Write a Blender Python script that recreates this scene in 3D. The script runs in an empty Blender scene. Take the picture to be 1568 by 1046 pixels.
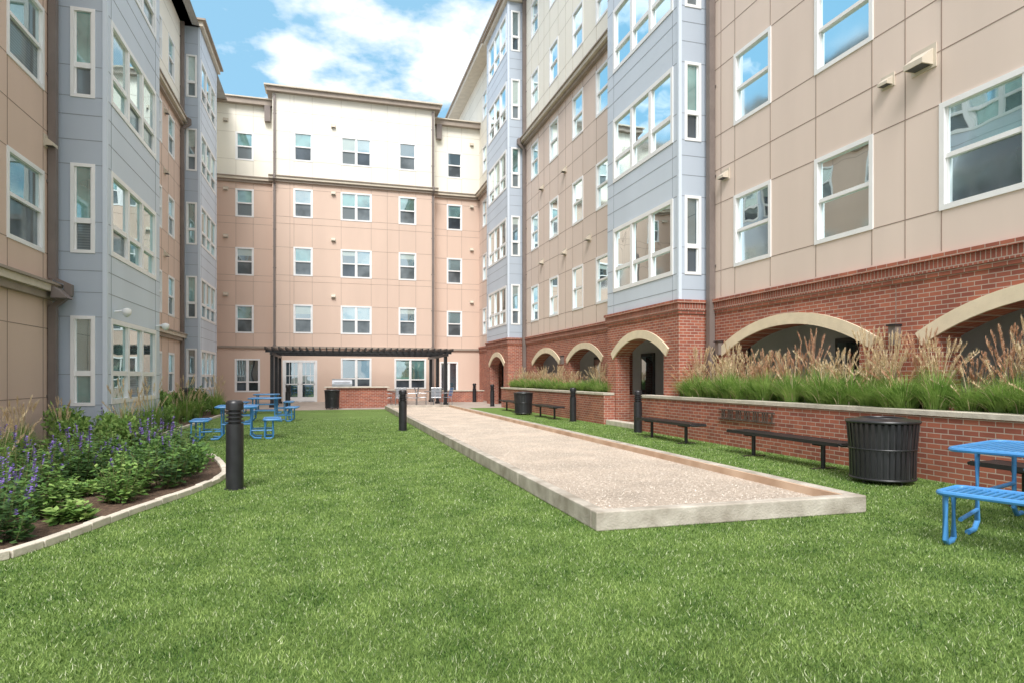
import bpy, math, random
import numpy as np
from mathutils import Vector, Matrix
random.seed(7); rng=np.random.default_rng(7)
SC=bpy.context.scene
# ------------------------------------------------------------------ materials
def nt(name):
    m=bpy.data.materials.new(name); m.use_nodes=True
    return m,m.node_tree.nodes,m.node_tree.links,m.node_tree.nodes['Principled BSDF']
def plain(name,col,rough=.6,var=.12,scale=3.0,bump=0.0,bscale=40,metal=0.0,spec=.5,col2=None,streak=False):
    m,N,L,b=nt(name)
    b.inputs['Roughness'].default_value=rough; b.inputs['Metallic'].default_value=metal
    b.inputs['Specular IOR Level'].default_value=spec
    g=N.new('ShaderNodeNewGeometry')
    n=N.new('ShaderNodeTexNoise'); n.inputs['Scale'].default_value=scale; n.inputs['Detail'].default_value=6
    if streak:
        mp=N.new('ShaderNodeMapping'); mp.inputs['Scale'].default_value=(1,1,.18)
        L.new(g.outputs['Position'],mp.inputs[0]); L.new(mp.outputs[0],n.inputs['Vector'])
    else: L.new(g.outputs['Position'],n.inputs['Vector'])
    r=N.new('ShaderNodeValToRGB'); e=r.color_ramp.elements
    e[0].position=.3; e[1].position=.7
    c2=col2 or tuple(min(1,c*(1+var)) for c in col)
    c1=tuple(c*(1-var) for c in col) if col2 is None else col
    e[0].color=(*c1,1); e[1].color=(*c2,1)
    L.new(n.outputs['Fac'],r.inputs[0]); L.new(r.outputs[0],b.inputs['Base Color'])
    if bump>0:
        n2=N.new('ShaderNodeTexNoise'); n2.inputs['Scale'].default_value=bscale; n2.inputs['Detail'].default_value=4
        L.new(g.outputs['Position'],n2.inputs['Vector'])
        bp=N.new('ShaderNodeBump'); bp.inputs['Strength'].default_value=bump; bp.inputs['Distance'].default_value=.02
        L.new(n2.outputs['Fac'],bp.inputs['Height']); L.new(bp.outputs[0],b.inputs['Normal'])
    return m
def brickmat(name,c1,c2,mort,bw=.21,rh=.072,ms=.007):
    m,N,L,b=nt(name); b.inputs['Roughness'].default_value=.85
    g=N.new('ShaderNodeNewGeometry'); s=N.new('ShaderNodeSeparateXYZ'); L.new(g.outputs['Position'],s.inputs[0])
    a=N.new('ShaderNodeMath'); L.new(s.outputs[0],a.inputs[0]); L.new(s.outputs[1],a.inputs[1])
    c=N.new('ShaderNodeCombineXYZ'); L.new(a.outputs[0],c.inputs[0]); L.new(s.outputs[2],c.inputs[1])
    t=N.new('ShaderNodeTexBrick'); L.new(c.outputs[0],t.inputs['Vector'])
    t.inputs['Scale'].default_value=1; t.inputs['Brick Width'].default_value=bw; t.inputs['Row Height'].default_value=rh
    t.inputs['Mortar Size'].default_value=ms; t.inputs['Mortar Smooth'].default_value=.2; t.inputs['Bias'].default_value=-.1
    t.inputs['Color1'].default_value=(*c1,1); t.inputs['Color2'].default_value=(*c2,1); t.inputs['Mortar'].default_value=(*mort,1)
    n=N.new('ShaderNodeTexNoise'); n.inputs['Scale'].default_value=2.2; n.inputs['Detail'].default_value=8; L.new(g.outputs['Position'],n.inputs['Vector'])
    mr=N.new('ShaderNodeMapRange'); mr.inputs[3].default_value=.65; mr.inputs[4].default_value=1.35; L.new(n.outputs['Fac'],mr.inputs[0])
    mx=N.new('ShaderNodeVectorMath'); mx.operation='SCALE'; L.new(t.outputs['Color'],mx.inputs[0]); L.new(mr.outputs[0],mx.inputs['Scale'])
    L.new(mx.outputs[0],b.inputs['Base Color'])
    bp=N.new('ShaderNodeBump'); bp.inputs['Strength'].default_value=.5; bp.inputs['Distance'].default_value=-.01
    L.new(t.outputs['Fac'],bp.inputs['Height']); L.new(bp.outputs[0],b.inputs['Normal'])
    return m
def glass(name,inner,fac,blind=None,tint=(.80,.94,.97),rough=.015,freq=16):
    m=bpy.data.materials.new(name); m.use_nodes=True; N=m.node_tree.nodes; L=m.node_tree.links; N.clear()
    o=N.new('ShaderNodeOutputMaterial'); mix=N.new('ShaderNodeMixShader'); d=N.new('ShaderNodeBsdfDiffuse'); g=N.new('ShaderNodeBsdfGlossy')
    g.inputs['Roughness'].default_value=rough; g.inputs['Color'].default_value=(*tint,1)
    geo=N.new('ShaderNodeNewGeometry')
    no=N.new('ShaderNodeTexNoise'); no.inputs['Scale'].default_value=.9; no.inputs['Detail'].default_value=3; L.new(geo.outputs['Position'],no.inputs['Vector'])
    r=N.new('ShaderNodeValToRGB'); r.color_ramp.elements[0].position=.38; r.color_ramp.elements[1].position=.62
    r.color_ramp.elements[0].color=(*[c*.55 for c in inner],1); r.color_ramp.elements[1].color=(*[c*1.45 for c in inner],1)
    L.new(no.outputs['Fac'],r.inputs[0]); src=r.outputs[0]
    if blind:
        s=N.new('ShaderNodeSeparateXYZ'); L.new(geo.outputs['Position'],s.inputs[0])
        w=N.new('ShaderNodeMath'); w.operation='MULTIPLY'; w.inputs[1].default_value=freq; L.new(s.outputs[2],w.inputs[0])
        f=N.new('ShaderNodeMath'); f.operation='FRACT'; L.new(w.outputs[0],f.inputs[0])
        mm=N.new('ShaderNodeMixRGB'); L.new(f.outputs[0],mm.inputs[0])
        mm.inputs[1].default_value=(*blind,1); mm.inputs[2].default_value=(*[c*.5 for c in blind],1); src=mm.outputs[0]
    L.new(src,d.inputs['Color'])
    fr=N.new('ShaderNodeFresnel'); fr.inputs['IOR'].default_value=1.5
    ad=N.new('ShaderNodeMath'); ad.inputs[1].default_value=fac; ad.use_clamp=True; L.new(fr.outputs[0],ad.inputs[0])
    L.new(ad.outputs[0],mix.inputs[0]); L.new(d.outputs[0],mix.inputs[1]); L.new(g.outputs[0],mix.inputs[2])
    n2=N.new('ShaderNodeTexNoise'); n2.inputs['Scale'].default_value=1.3; n2.inputs['Detail'].default_value=1; L.new(geo.outputs['Position'],n2.inputs['Vector'])
    bp=N.new('ShaderNodeBump'); bp.inputs['Strength'].default_value=.07; bp.inputs['Distance'].default_value=.05
    L.new(n2.outputs['Fac'],bp.inputs['Height']); L.new(bp.outputs[0],g.inputs['Normal'])
    L.new(mix.outputs[0],o.inputs[0]); return m
def leafmat(name,c1,c2,scale=9,trans=.25,rough=.6):
    m=bpy.data.materials.new(name); m.use_nodes=True; N=m.node_tree.nodes; L=m.node_tree.links; b=N['Principled BSDF']; o=N['Material Output']
    b.inputs['Roughness'].default_value=rough; b.inputs['Specular IOR Level'].default_value=.3
    g=N.new('ShaderNodeNewGeometry'); n=N.new('ShaderNodeTexNoise'); n.inputs['Scale'].default_value=scale; n.inputs['Detail'].default_value=3
    L.new(g.outputs['Position'],n.inputs['Vector'])
    r=N.new('ShaderNodeValToRGB'); r.color_ramp.elements[0].position=.33; r.color_ramp.elements[1].position=.67
    r.color_ramp.elements[0].color=(*c1,1); r.color_ramp.elements[1].color=(*c2,1)
    L.new(n.outputs['Fac'],r.inputs[0]); L.new(r.outputs[0],b.inputs['Base Color'])
    t=N.new('ShaderNodeBsdfTranslucent'); L.new(r.outputs[0],t.inputs['Color']); mx=N.new('ShaderNodeMixShader'); mx.inputs[0].default_value=trans
    L.new(b.outputs[0],mx.inputs[1]); L.new(t.outputs[0],mx.inputs[2]); L.new(mx.outputs[0],o.inputs[0]); return m

M={}
M['tan']=plain('tan_panel',(.68,.515,.42),.75,.05,.8,streak=True)
M['tan_r']=plain('beige_panel',(.75,.62,.54),.75,.05,.8,streak=True)
M['cream']=plain('cream_panel',(.86,.82,.72),.75,.035,.8,streak=True)
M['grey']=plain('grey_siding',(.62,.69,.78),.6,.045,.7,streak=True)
M['grey_shade']=plain('grey_siding_shaded',(.45,.51,.59),.6,.045,.7,streak=True)  # same siding, with the shade on the bay sides put into the colour
M['joint']=plain('joint_dark',(.30,.22,.18),.9,.1)
M['jointc']=plain('joint_cream',(.50,.46,.38),.9,.1)
M['jointg']=plain('joint_grey',(.28,.31,.35),.9,.1)
M['taupe']=plain('taupe_metal',(.20,.165,.15),.5,.12,2)
M['ledge']=plain('ledge_beige',(.62,.55,.45),.6,.08)
M['ledged']=plain('ledge_taupe',(.34,.28,.23),.6,.08)
M['white']=plain('white_vinyl',(.86,.86,.86),.45,.03)
M['brick']=brickmat('red_brick',(.42,.135,.08),(.27,.08,.055),(.50,.39,.32))
M['soldier']=brickmat('soldier_brick',(.36,.11,.07),(.25,.075,.05),(.45,.34,.28),bw=.075,rh=.22,ms=.008)
M['lime']=plain('limestone',(.78,.66,.48),.8,.08,4,bump=.15)
M['cap']=plain('planter_cap_stone',(.60,.54,.45),.8,.15,6,bump=.2)
M['conc']=plain('concrete',(.30,.26,.21),.85,.22,4,bump=.4,bscale=45,col2=(.56,.51,.44))
M['wood']=plain('timber_board',(.44,.28,.18),.8,.3,2.2,bump=.2,col2=(.68,.50,.36))
M['black']=plain('black_metal',(.022,.022,.025),.35,.2,8)
M['dark']=plain('dark_interior',(.10,.10,.105),.8,.2,1)
M['loggia']=plain('loggia_wall',(.66,.68,.70),.8,.08,1)
M['ceil']=plain('loggia_ceiling',(.82,.82,.82),.8,.05)
M['blue']=plain('blue_paint',(.07,.27,.58),.35,.12,6)
M['steel']=plain('steel',(.45,.46,.48),.3,.1,5,metal=.8)
M['greyfab']=plain('grey_sling',(.30,.33,.38),.6,.1)
M['bluefab']=plain('blue_sling',(.10,.20,.40),.6,.1)
M['signm']=plain('sign_bronze',(.10,.075,.06),.5,.2,8)
M['mulch']=plain('mulch',(.05,.03,.02),.95,.5,25,bump=1,bscale=50,col2=(.18,.11,.07))
M['paver']=brickmat('paver_floor',(.52,.37,.31),(.46,.31,.25),(.42,.35,.30),bw=.4,rh=.4)
M['roof']=plain('roof_membrane',(.4,.4,.4),.9,.1)
G_UP=[glass('glass_sky',(.16,.24,.25),.50),glass('glass_teal',(.14,.29,.28),.32),glass('glass_blind',(.3,.3,.3),.20,blind=(.60,.70,.66)),glass('glass_dark',(.05,.08,.10),.36)]
G_LO=[glass('screen_grey',(.13,.145,.155),.04,rough=.08),glass('screen_dark',(.05,.06,.075),.06,rough=.08),glass('screen_blind',(.2,.2,.2),.03,blind=(.22,.25,.26),rough=.08,freq=18)]
for i,g in enumerate(G_UP): M['gu%d'%i]=g
for i,g in enumerate(G_LO): M['gl%d'%i]=g

# ------------------------------------------------------------------ mesh builder
class MB:
    def __init__(s): s.V=[];s.F=[];s.MI=[];s.mats=[]
    def mi(s,m):
        m=M[m] if isinstance(m,str) else m
        if m not in s.mats: s.mats.append(m)
        return s.mats.index(m)
    def poly(s,pts,m):
        b=len(s.V); s.V+= [tuple(p) for p in pts]; s.F.append(tuple(range(b,b+len(pts)))); s.MI.append(s.mi(m))
    def hexa(s,p,m):
        b=len(s.V); s.V+=[tuple(q) for q in p]; k=s.mi(m)
        for f in ((0,3,2,1),(4,5,6,7),(0,1,5,4),(1,2,6,5),(2,3,7,6),(3,0,4,7)):
            s.F.append(tuple(b+i for i in f)); s.MI.append(k)
    def box(s,x0,x1,y0,y1,z0,z1,m,X=None):
        p=[(x0,y0,z0),(x1,y0,z0),(x1,y1,z0),(x0,y1,z0),(x0,y0,z1),(x1,y0,z1),(x1,y1,z1),(x0,y1,z1)]
        if X is not None: p=[tuple(X@Vector(q)) for q in p]
        s.hexa(p,m)
    def fbox(s,T,s0,s1,z0,z1,n0,n1,m):
        p=[T(s0,z0,n0),T(s1,z0,n0),T(s1,z0,n1),T(s0,z0,n1),T(s0,z1,n0),T(s1,z1,n0),T(s1,z1,n1),T(s0,z1,n1)]
        s.hexa(p,m)
    def tube(s,path,r,m,n=10,caps=True,X=None):
        P=[Vector(p) for p in path]; 
        if X is not None: P=[X@p for p in P]
        k=s.mi(m); rings=[]
        for i,p in enumerate(P):
            t=(P[min(i+1,len(P)-1)]-P[max(i-1,0)]).normalized()
            a=t.cross(Vector((0,0,1)));
            if a.length<.05: a=t.cross(Vector((0,1,0)))
            a.normalize(); c=t.cross(a); rr=r[i] if isinstance(r,(list,tuple)) else r
            b=len(s.V); rings.append(b)
            for j in range(n):
                an=2*math.pi*j/n; s.V.append(tuple(p+(a*math.cos(an)+c*math.sin(an))*rr))
        for a,b in zip(rings[:-1],rings[1:]):
            for j in range(n):
                s.F.append((a+j,a+(j+1)%n,b+(j+1)%n,b+j)); s.MI.append(k)
        if caps:
            s.F.append(tuple(rings[0]+j for j in range(n))); s.MI.append(k)
            s.F.append(tuple(rings[-1]+j for j in range(n))); s.MI.append(k)
    def lathe(s,x,y,prof,m,n=28,z=0):
        k=s.mi(m); rings=[]
        for r,h in prof:
            b=len(s.V); rings.append(b)
            for j in range(n):
                a=2*math.pi*j/n; s.V.append((x+r*math.cos(a),y+r*math.sin(a),z+h))
        for a,b in zip(rings[:-1],rings[1:]):
            for j in range(n):
                s.F.append((a+j,a+(j+1)%n,b+(j+1)%n,b+j)); s.MI.append(k)
        s.F.append(tuple(rings[-1]+j for j in range(n))); s.MI.append(k)
    def mesh(s,name,smooth=False):
        me=bpy.data.meshes.new(name); me.from_pydata(s.V,[],s.F)
        for m in s.mats: me.materials.append(m)
        me.polygons.foreach_set('material_index',s.MI)
        me.update(); return me
    def obj(s,name,parent=None):
        o=bpy.data.objects.new(name,s.mesh(name)); SC.collection.objects.link(o)
        if parent: o.parent=parent
        return o
def smooth_by_angle(o,deg=40):
    me=o.data; me.polygons.foreach_set('use_smooth',[True]*len(me.polygons))
    try: me.set_sharp_from_angle(angle=math.radians(deg))
    except Exception: pass
def empty(name,loc=(0,0,0)):
    e=bpy.data.objects.new(name,None); e.location=loc; SC.collection.objects.link(e); return e
def bevel(o,w=.01,seg=2):
    md=o.modifiers.new('bevel','BEVEL'); md.width=w; md.segments=seg; md.limit_method='ANGLE'

# ------------------------------------------------------------------ facades
def wall(mb,T,s0,s1,z0,z1,ops,mat,dep=.1):
    ops=[o for o in ops if o[0]<s1 and o[1]>s0 and o[2]<z1 and o[3]>z0]
    S=sorted({s0,s1,*[o[0] for o in ops],*[o[1] for o in ops]}); Z=sorted({z0,z1,*[o[2] for o in ops],*[o[3] for o in ops]})
    for a,b in zip(S[:-1],S[1:]):
        for c,d in zip(Z[:-1],Z[1:]):
            m,n=(a+b)/2,(c+d)/2
            if any(o[0]<m<o[1] and o[2]<n<o[3] for o in ops): continue
            mb.poly([T(a,c,0),T(b,c,0),T(b,d,0),T(a,d,0)],mat)
    for a,b,c,d in [o[:4] for o in ops]:
        for p,q in (((a,c),(b,c)),((b,c),(b,d)),((b,d),(a,d)),((a,d),(a,c))):
            mb.poly([T(p[0],p[1],0),T(q[0],q[1],0),T(q[0],q[1],-dep),T(p[0],p[1],-dep)],'white')
def hj(mb,T,s0,s1,z,ops,mat,w=.014):
    cuts=sorted([(o[0],o[1]) for o in ops if o[2]<z<o[3]]); x=s0
    for a,b in cuts:
        if a>x: mb.fbox(T,x,a,z-w/2,z+w/2,.0005,.004,mat)
        x=max(x,b)
    if x<s1: mb.fbox(T,x,s1,z-w/2,z+w/2,.0005,.004,mat)
def vj(mb,T,s,z0,z1,ops,mat,w=.014):
    cuts=sorted([(o[2],o[3]) for o in ops if o[0]<s<o[1]]); x=z0
    for a,b in cuts:
        if a>x: mb.fbox(T,s-w/2,s+w/2,x,a,.0008,.006,mat)
        x=max(x,b)
    if x<z1: mb.fbox(T,s-w/2,s+w/2,x,z1,.0008,.006,mat)
def window(mb,T,s0,s1,z0,z1,cols=1,split=.5,fw=.065,up=None,lo=None,bay=False):
    mb.fbox(T,s0-.03,s0+fw-.01,z0-.03,z1+.03,-.09,.02,'white'); mb.fbox(T,s1-fw+.01,s1+.03,z0-.03,z1+.03,-.09,.02,'white')
    mb.fbox(T,s0+fw-.01,s1-fw+.01,z0-.03,z0+fw-.01,-.09,.02,'white'); mb.fbox(T,s0+fw-.01,s1-fw+.01,z1-fw+.01,z1+.03,-.09,.02,'white')
    zi0,zi1=z0+fw-.01,z1-fw+.01; si0,si1=s0+fw-.01,s1-fw+.01; w=(si1-si0)/cols; zm=z0+(z1-z0)*split
    for c in range(cols):
        a=si0+c*w; b=a+w; h=.07 if bay else .045
        if c>0: mb.fbox(T,a-h,a+h,zi0,zi1,-.09,.012,'white')
        aa=a+(h if c>0 else 0); bb=b-(h if c<cols-1 else 0); e=.055 if bay else .035
        mb.fbox(T,aa,bb,zm-e,zm+e,-.085,-.005,'white')
        u=up if up is not None else random.choice([0,0,1,1,2,3]); l=lo if lo is not None else random.choice([0,0,1,2])
        if bay: u=random.choice([0,1,1,2,3]); l=random.choice([0,1,2,5])
        # partly lowered blind behind the upper pane
        zb=zm+e if random.random()<.55 else zm+(zi1-zm)*random.uniform(.25,.8)
        if u==2 and zb>zm+e:
            mb.poly([T(aa,zb,-.045),T(bb,zb,-.045),T(bb,zi1,-.045),T(aa,zi1,-.045)],'gu2'); mb.poly([T(aa,zm,-.045),T(bb,zm,-.045),T(bb,zb,-.045),T(aa,zb,-.045)],'gu3')
        else: mb.poly([T(aa,zm,-.045),T(bb,zm,-.045),T(bb,zi1,-.045),T(aa,zi1,-.045)],'gu%d'%u)
        mb.poly([T(aa,zi0,-.065),T(bb,zi0,-.065),T(bb,zm,-.065),T(aa,zm,-.065)],'gu1' if l==5 else 'gl%d'%l)
        for q0,q1,e0,e1 in ((aa,aa+.03,zm+e,zi1),(bb-.03,bb,zm+e,zi1),(aa,aa+.03,zi0,zm-e),(bb-.03,bb,zi0,zm-e)):
            mb.fbox(T,q0,q1,e0,e1,-.08,-.03,'white')
def vent(mb,T,s,z,w=.16,m='ledge'):
    p=[T(s-w,z-w*.6,0),T(s+w,z-w*.6,0),T(s+w,z-w*.6,w*1.4),T(s-w,z-w*.6,w*1.4),T(s-w,z+w,0),T(s+w,z+w,0),T(s+w,z-w*.1,w*1.4),T(s-w,z-w*.1,w*1.4)]
    mb.hexa(p,m); mb.fbox(T,s-w*1.3,s+w*1.3,z-w*.9,z+w*1.3,.001,.02,m)
    mb.fbox(T,s-w*.85,s+w*.85,z-w*.62,z-w*.6,.03,w*1.3,'dark')
def downspout(mb,T,s,z0,z1,kz=None,n=.07,w=.055):
    if kz:
        mb.fbox(T,s-w,s+w,z0,kz-.35,.02,.02+2*w,'taupe'); mb.fbox(T,s-w,s+w,kz+.25,z1,.02,.02+2*w,'taupe')
        p=[T(s-w,kz-.35,.02),T(s+w,kz-.35,.02),T(s+w,kz-.35,.02+2*w),T(s-w,kz-.35,.02+2*w),T(s-w,kz-.1,.3),T(s+w,kz-.1,.3),T(s+w,kz-.1,.3+2*w),T(s-w,kz-.1,.3+2*w)]
        mb.hexa(p,'taupe'); mb.fbox(T,s-w,s+w,kz-.1,kz+.12,.3,.3+2*w,'taupe')
        p=[T(s-w,kz+.12,.3),T(s+w,kz+.12,.3),T(s+w,kz+.12,.3+2*w),T(s-w,kz+.12,.3+2*w),T(s-w,kz+.25,.02),T(s+w,kz+.25,.02),T(s+w,kz+.25,.02+2*w),T(s-w,kz+.25,.02+2*w)]
        mb.hexa(p,'taupe')
    else: mb.fbox(T,s-w,s+w,z0,z1,.02,.02+2*w,'taupe')
    z=z0+1
    while z<z1:
        mb.fbox(T,s-w-.03,s+w+.03,z,z+.05,.001,.019,'taupe'); z+=2.2
def ledge(mb,T,s0,s1,z,n=.22):
    mb.fbox(T,s0,s1,z-.16,z-.02,.001,n*.55,'ledged'); mb.fbox(T,s0,s1,z-.02,z+.12,.001,n,'ledge'); mb.fbox(T,s0,s1,z+.12,z+.17,.001,n+.05,'ledged')
def arcz(s,c,w,zs,h):
    R=(w*w+h*h)/(2*h); return zs+math.sqrt(max(0,R*R-(s-c)**2))-(R-h)
def archwall(mb,T,s0,s1,z0,z1,arches,mat,th=.45):
    x=s0
    for a,b,zs,h in sorted(arches):
        mb.poly([T(x,z0,0),T(a,z0,0),T(a,z1,0),T(x,z1,0)],mat)
        c=(a+b)/2; w=(b-a)/2; K=20; pts=[a+(b-a)*i/K for i in range(K+1)]
        for p,q in zip(pts[:-1],pts[1:]):
            zp,zq=arcz(p,c,w,zs,h),arcz(q,c,w,zs,h)
            mb.poly([T(p,zp,0),T(q,zq,0),T(q,z1,0),T(p,z1,0)],mat)
            mb.poly([T(p,zp,0),T(q,zq,0),T(q,zq,-th),T(p,zp,-th)],mat)
            mb.poly([T(p,zp,-th),T(q,zq,-th),T(q,z1,-th),T(p,z1,-th)],'ceil')
        for e in (a,b): mb.poly([T(e,z0,0),T(e,z0,-th),T(e,zs,-th),T(e,zs,0)],mat)
        t=.23; R=(w*w+h*h)/(2*h); cz=zs+h-R; th0=math.asin(w/R)+.07
        prev=None
        for i in range(K+1):
            an=-th0+2*th0*i/K
            pi=(c+(R+.002)*math.sin(an),cz+(R+.002)*math.cos(an)); po=(c+(R+t)*math.sin(an),cz+(R+t)*math.cos(an))
            if prev:
                (a1,a2),(b1,b2)=prev
                mb.hexa([T(a1,a2,-.12),T(pi[0],pi[1],-.12),T(pi[0],pi[1],.04),T(a1,a2,.04),T(b1,b2,-.12),T(po[0],po[1],-.12),T(po[0],po[1],.04),T(b1,b2,.04)],'lime')
            prev=(pi,po)
        x=b
    mb.poly([T(x,z0,0),T(s1,z0,0),T(s1,z1,0),T(x,z1,0)],mat)
def corbel(mb,T,s0,s1,e0=0,e1=0):
    for z0,z1,n,m in ((2.96,3.04,.03,'brick'),(3.04,3.22,.055,'soldier'),(3.22,3.3,.09,'brick')):
        mb.fbox(T,s0-e0*n,s1+e1*n,z0,z1,.001,n,m)

ROWS=[3.95,7.25,10.6,13.85]; WH=1.6
# ================= rear building
YB=39.5
rear=empty('apartment_building')
mb=MB(); wn=MB(); tr=MB()
T1=lambda s,z,n:(s,YB-n,z)
T2=lambda s,z,n:(s,YB-.7-n,z)
XL,XA,XC,XR=-6.6,-3.15,6.15,9.1
o1=[];o2=[]
for z in ROWS:
    for c in (-4.7,7.5): o1.append((c-.46,c+.46,z,z+WH-.05))
    for c,w in ((-1.48,.5),(1.5,.86),(4.5,.5)): o2.append((c-w,c+w,z,z+WH))
gf=[(-2.55,-.75,.03,2.35),(.65,2.35,.85,2.5),(3.75,5.6,.75,2.5)]
o2g=gf; o1g=[(-5.2,-3.9,.6,2.45),(6.6,7.7,.03,2.35)]
for (a,b) in ((XL,XA),(XC,XR)):
    wall(mb,T1,a,b,0,12.7,o1+o1g,'tan'); wall(mb,T1,a,b,12.7,17.0,o1,'cream')
    for z in (3.1,3.95,5.5,6.9,7.25,8.8,10.2,10.6,12.15): hj(mb,T1,a,b,z-.012,o1,'joint')
    for z in (13.85,15.4,16.4): hj(mb,T1,a,b,z,o1,'jointc')
    ledge(tr,T1,a,b,12.7); tr.fbox(T1,a,b,3.08,3.2,.001,.1,'ledged')
    tr.fbox(T1,a,b,17.0,17.3,-.4,.3,'ledged'); tr.fbox(T1,a,b,17.3,17.36,-.4,.4,'ledge')
for c in (-4.7,7.5):
    for s in (c-.46,c+.46):
        vj(mb,T1,s,3.2,12.5,o1,'joint'); vj(mb,T1,s,12.9,17,o1,'jointc')
wall(mb,T2,XA,XC,0,12.7,o2+o2g,'tan'); wall(mb,T2,XA,XC,12.7,17.6,o2,'cream')
for z in (3.95,5.55,6.9,7.25,8.85,10.2,10.6,12.2): hj(mb,T2,XA,XC,z-.012,o2,'joint')
for z in (13.85,15.45,16.6): hj(mb,T2,XA,XC,z,o2,'jointc')
for s in (-2.2,-1.98,-.98,.64,2.36,3.3,4.0,5.0):
    vj(mb,T2,s,3.2,12.5,o2,'joint'); vj(mb,T2,s,12.9,17.6,o2,'jointc')
for x in (XA,XC): 
    sg=-1 if x==XA else 1
    TS=lambda s,z,n,x=x,sg=sg:(x+sg*n,s,z)
    wall(mb,TS,YB-.7,YB,0,12.7,[],'tan'); wall(mb,TS,YB-.7,YB,12.7,17.6,[],'cream')
ledge(tr,T2,XA-.2,XC+.2,12.7); tr.fbox(T2,XA,XC,3.08,3.2,.001,.1,'ledged')
tr.fbox(T2,XA-.3,XC+.3,17.6,17.85,-.9,.3,'ledged'); tr.fbox(T2,XA-.42,XC+.42,17.85,17.93,-.9,.42,'ledge')
for z in ROWS:
    for c in (-4.7,7.5): window(wn,T1,c-.46,c+.46,z,z+WH-.05)
    for c,w in ((-1.48,.5),(1.5,.86),(4.5,.5)): window(wn,T2,c-w,c+w,z,z+WH,cols=2 if w>.6 else 1)
window(wn,T1,-5.2,-3.9,.6,2.45,cols=2,split=.3,up=3,lo=1)
window(wn,T2,.65,2.35,.85,2.5,cols=2,split=.3,up=3,lo=1); window(wn,T2,3.75,5.6,.75,2.5,cols=2,split=.3,up=1,lo=1)
window(wn,T1,6.6,7.7,.03,2.35,cols=2,split=.1,up=3,lo=1)
def door(T,a,b,z1):
    wn.fbox(T,a-.05,a+.07,0,z1+.05,-.09,.03,'white'); wn.fbox(T,b-.07,b+.05,0,z1+.05,-.09,.03,'white'); wn.fbox(T,a+.07,b-.07,z1-.08,z1+.05,-.09,.03,'white')
    m=(a+b)/2; wn.fbox(T,m-.06,m+.06,0,z1-.08,-.09,.01,'white')
    for p,q in ((a+.07,m-.06),(m+.06,b-.07)):
        wn.fbox(T,p,q,0,.28,-.09,0,'white')
        wn.poly([T(p,.28,-.05),T(q,.28,-.05),T(q,z1-.08,-.05),T(p,z1-.08,-.05)],'gu3')
        wn.fbox(T,p,q,1.0,1.05,-.09,-.01,'white')
        for k in (.33,.66): wn.fbox(T,p+(q-p)*k-.012,p+(q-p)*k+.012,1.05,z1-.08,-.06,-.02,'white')
        wn.fbox(T,p,q,1.5,1.53,-.06,-.022,'white')
        wn.fbox(T,p,p+.07,.28,z1-.08,-.08,-.01,'white'); wn.fbox(T,q-.07,q,.28,z1-.08,-.08,-.01,'white')
door(T2,-2.55,-.75,2.35)
for x in (XA+.12,XC-.12): downspout(tr,T2,x,0,17.5,12.72,w=.06)
for s,T in ((XA-.3,T1),(XC+.35,T1)): tr.fbox(T,s-.16,s+.16,16.1,17.0,.02,.3,'taupe')
for z in (6.1,9.4,12.1,16.0):
    vent(tr,T1,-5.7,z,.11,'ledge'); vent(tr,T2,.2,z,.11,'ledge'); vent(tr,T1,8.6,z,.1,'ledge')
mb.poly([(XL-12,YB+.4,17.0),(XR,YB+.4,17.0),(XR,YB+14,17.0),(XL-12,YB+14,17.0)],'roof')
mb.poly([(XA,YB-.7,17.6),(XC,YB-.7,17.6),(XC,YB+3,17.6),(XA,YB+3,17.6)],'roof')
mb.poly([(XL-12,YB+14,0),(XR,YB+14,0),(XR,YB+14,17.0),(XL-12,YB+14,17.0)],'tan')
mb.obj('walls',rear); wn.obj('windows',rear); tr.obj('trim',rear)

def bay(mb,wn,tr,sgn,Xb,Xm,y0,y1,zb,zt,rows,h,cols,split):
    TF=(lambda s,z,n:(Xb-sgn*n,s,z)); TN=(lambda s,z,n:(s,y0-n,z)); TB=(lambda s,z,n:(s,y1+n,z))
    xa,xb=min(Xb,Xm),max(Xb,Xm)
    of=[(y0+.3,y1-.45,z,z+h) for z in rows]; c=Xb+sgn*(.38*abs(Xm-Xb)+.06)
    os_=[(c-.2,c+.2,z-.02,z+h+.02) for z in rows]
    wall(mb,TF,y0,y1,zb,zt,of,'grey'); wall(mb,TN,xa,xb,zb,zt,os_,'grey_shade'); wall(mb,TB,xa,xb,zb,zt,[],'grey_shade')
    for z in rows:
        for dz in (-.42,-.03,.62,h+.03,h+.55):
            if zb<z+dz<zt: hj(mb,TF,y0,y1,z+dz,of,'jointg'); hj(mb,TN,xa,xb,z+dz,os_,'jointg')
    for s in (y0+.3,y1-.45): vj(mb,TF,s,zb,zt,of,'jointg',.01)
    tr.box(*(sorted((Xb-sgn*.02,Xb+sgn*.07))),y0-.02,y0+.07,zb,zt,'grey')
    for z in rows:
        window(wn,TF,y0+.3,y1-.45,z,z+h,cols=cols,split=split,bay=True,fw=.09)
        window(wn,TN,c-.2,c+.2,z-.02,z+h+.02,split=split,fw=.05,bay=True)
    tr.box(xa-.15 if sgn>0 else xa,xb if sgn>0 else xb+.15,y0-.15,y1+.15,zt,zt+.22,'ledge')
    tr.box(xa-.28 if sgn>0 else xa,xb if sgn>0 else xb+.28,y0-.28,y1+.28,zt+.22,zt+.3,'ledged')
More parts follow.
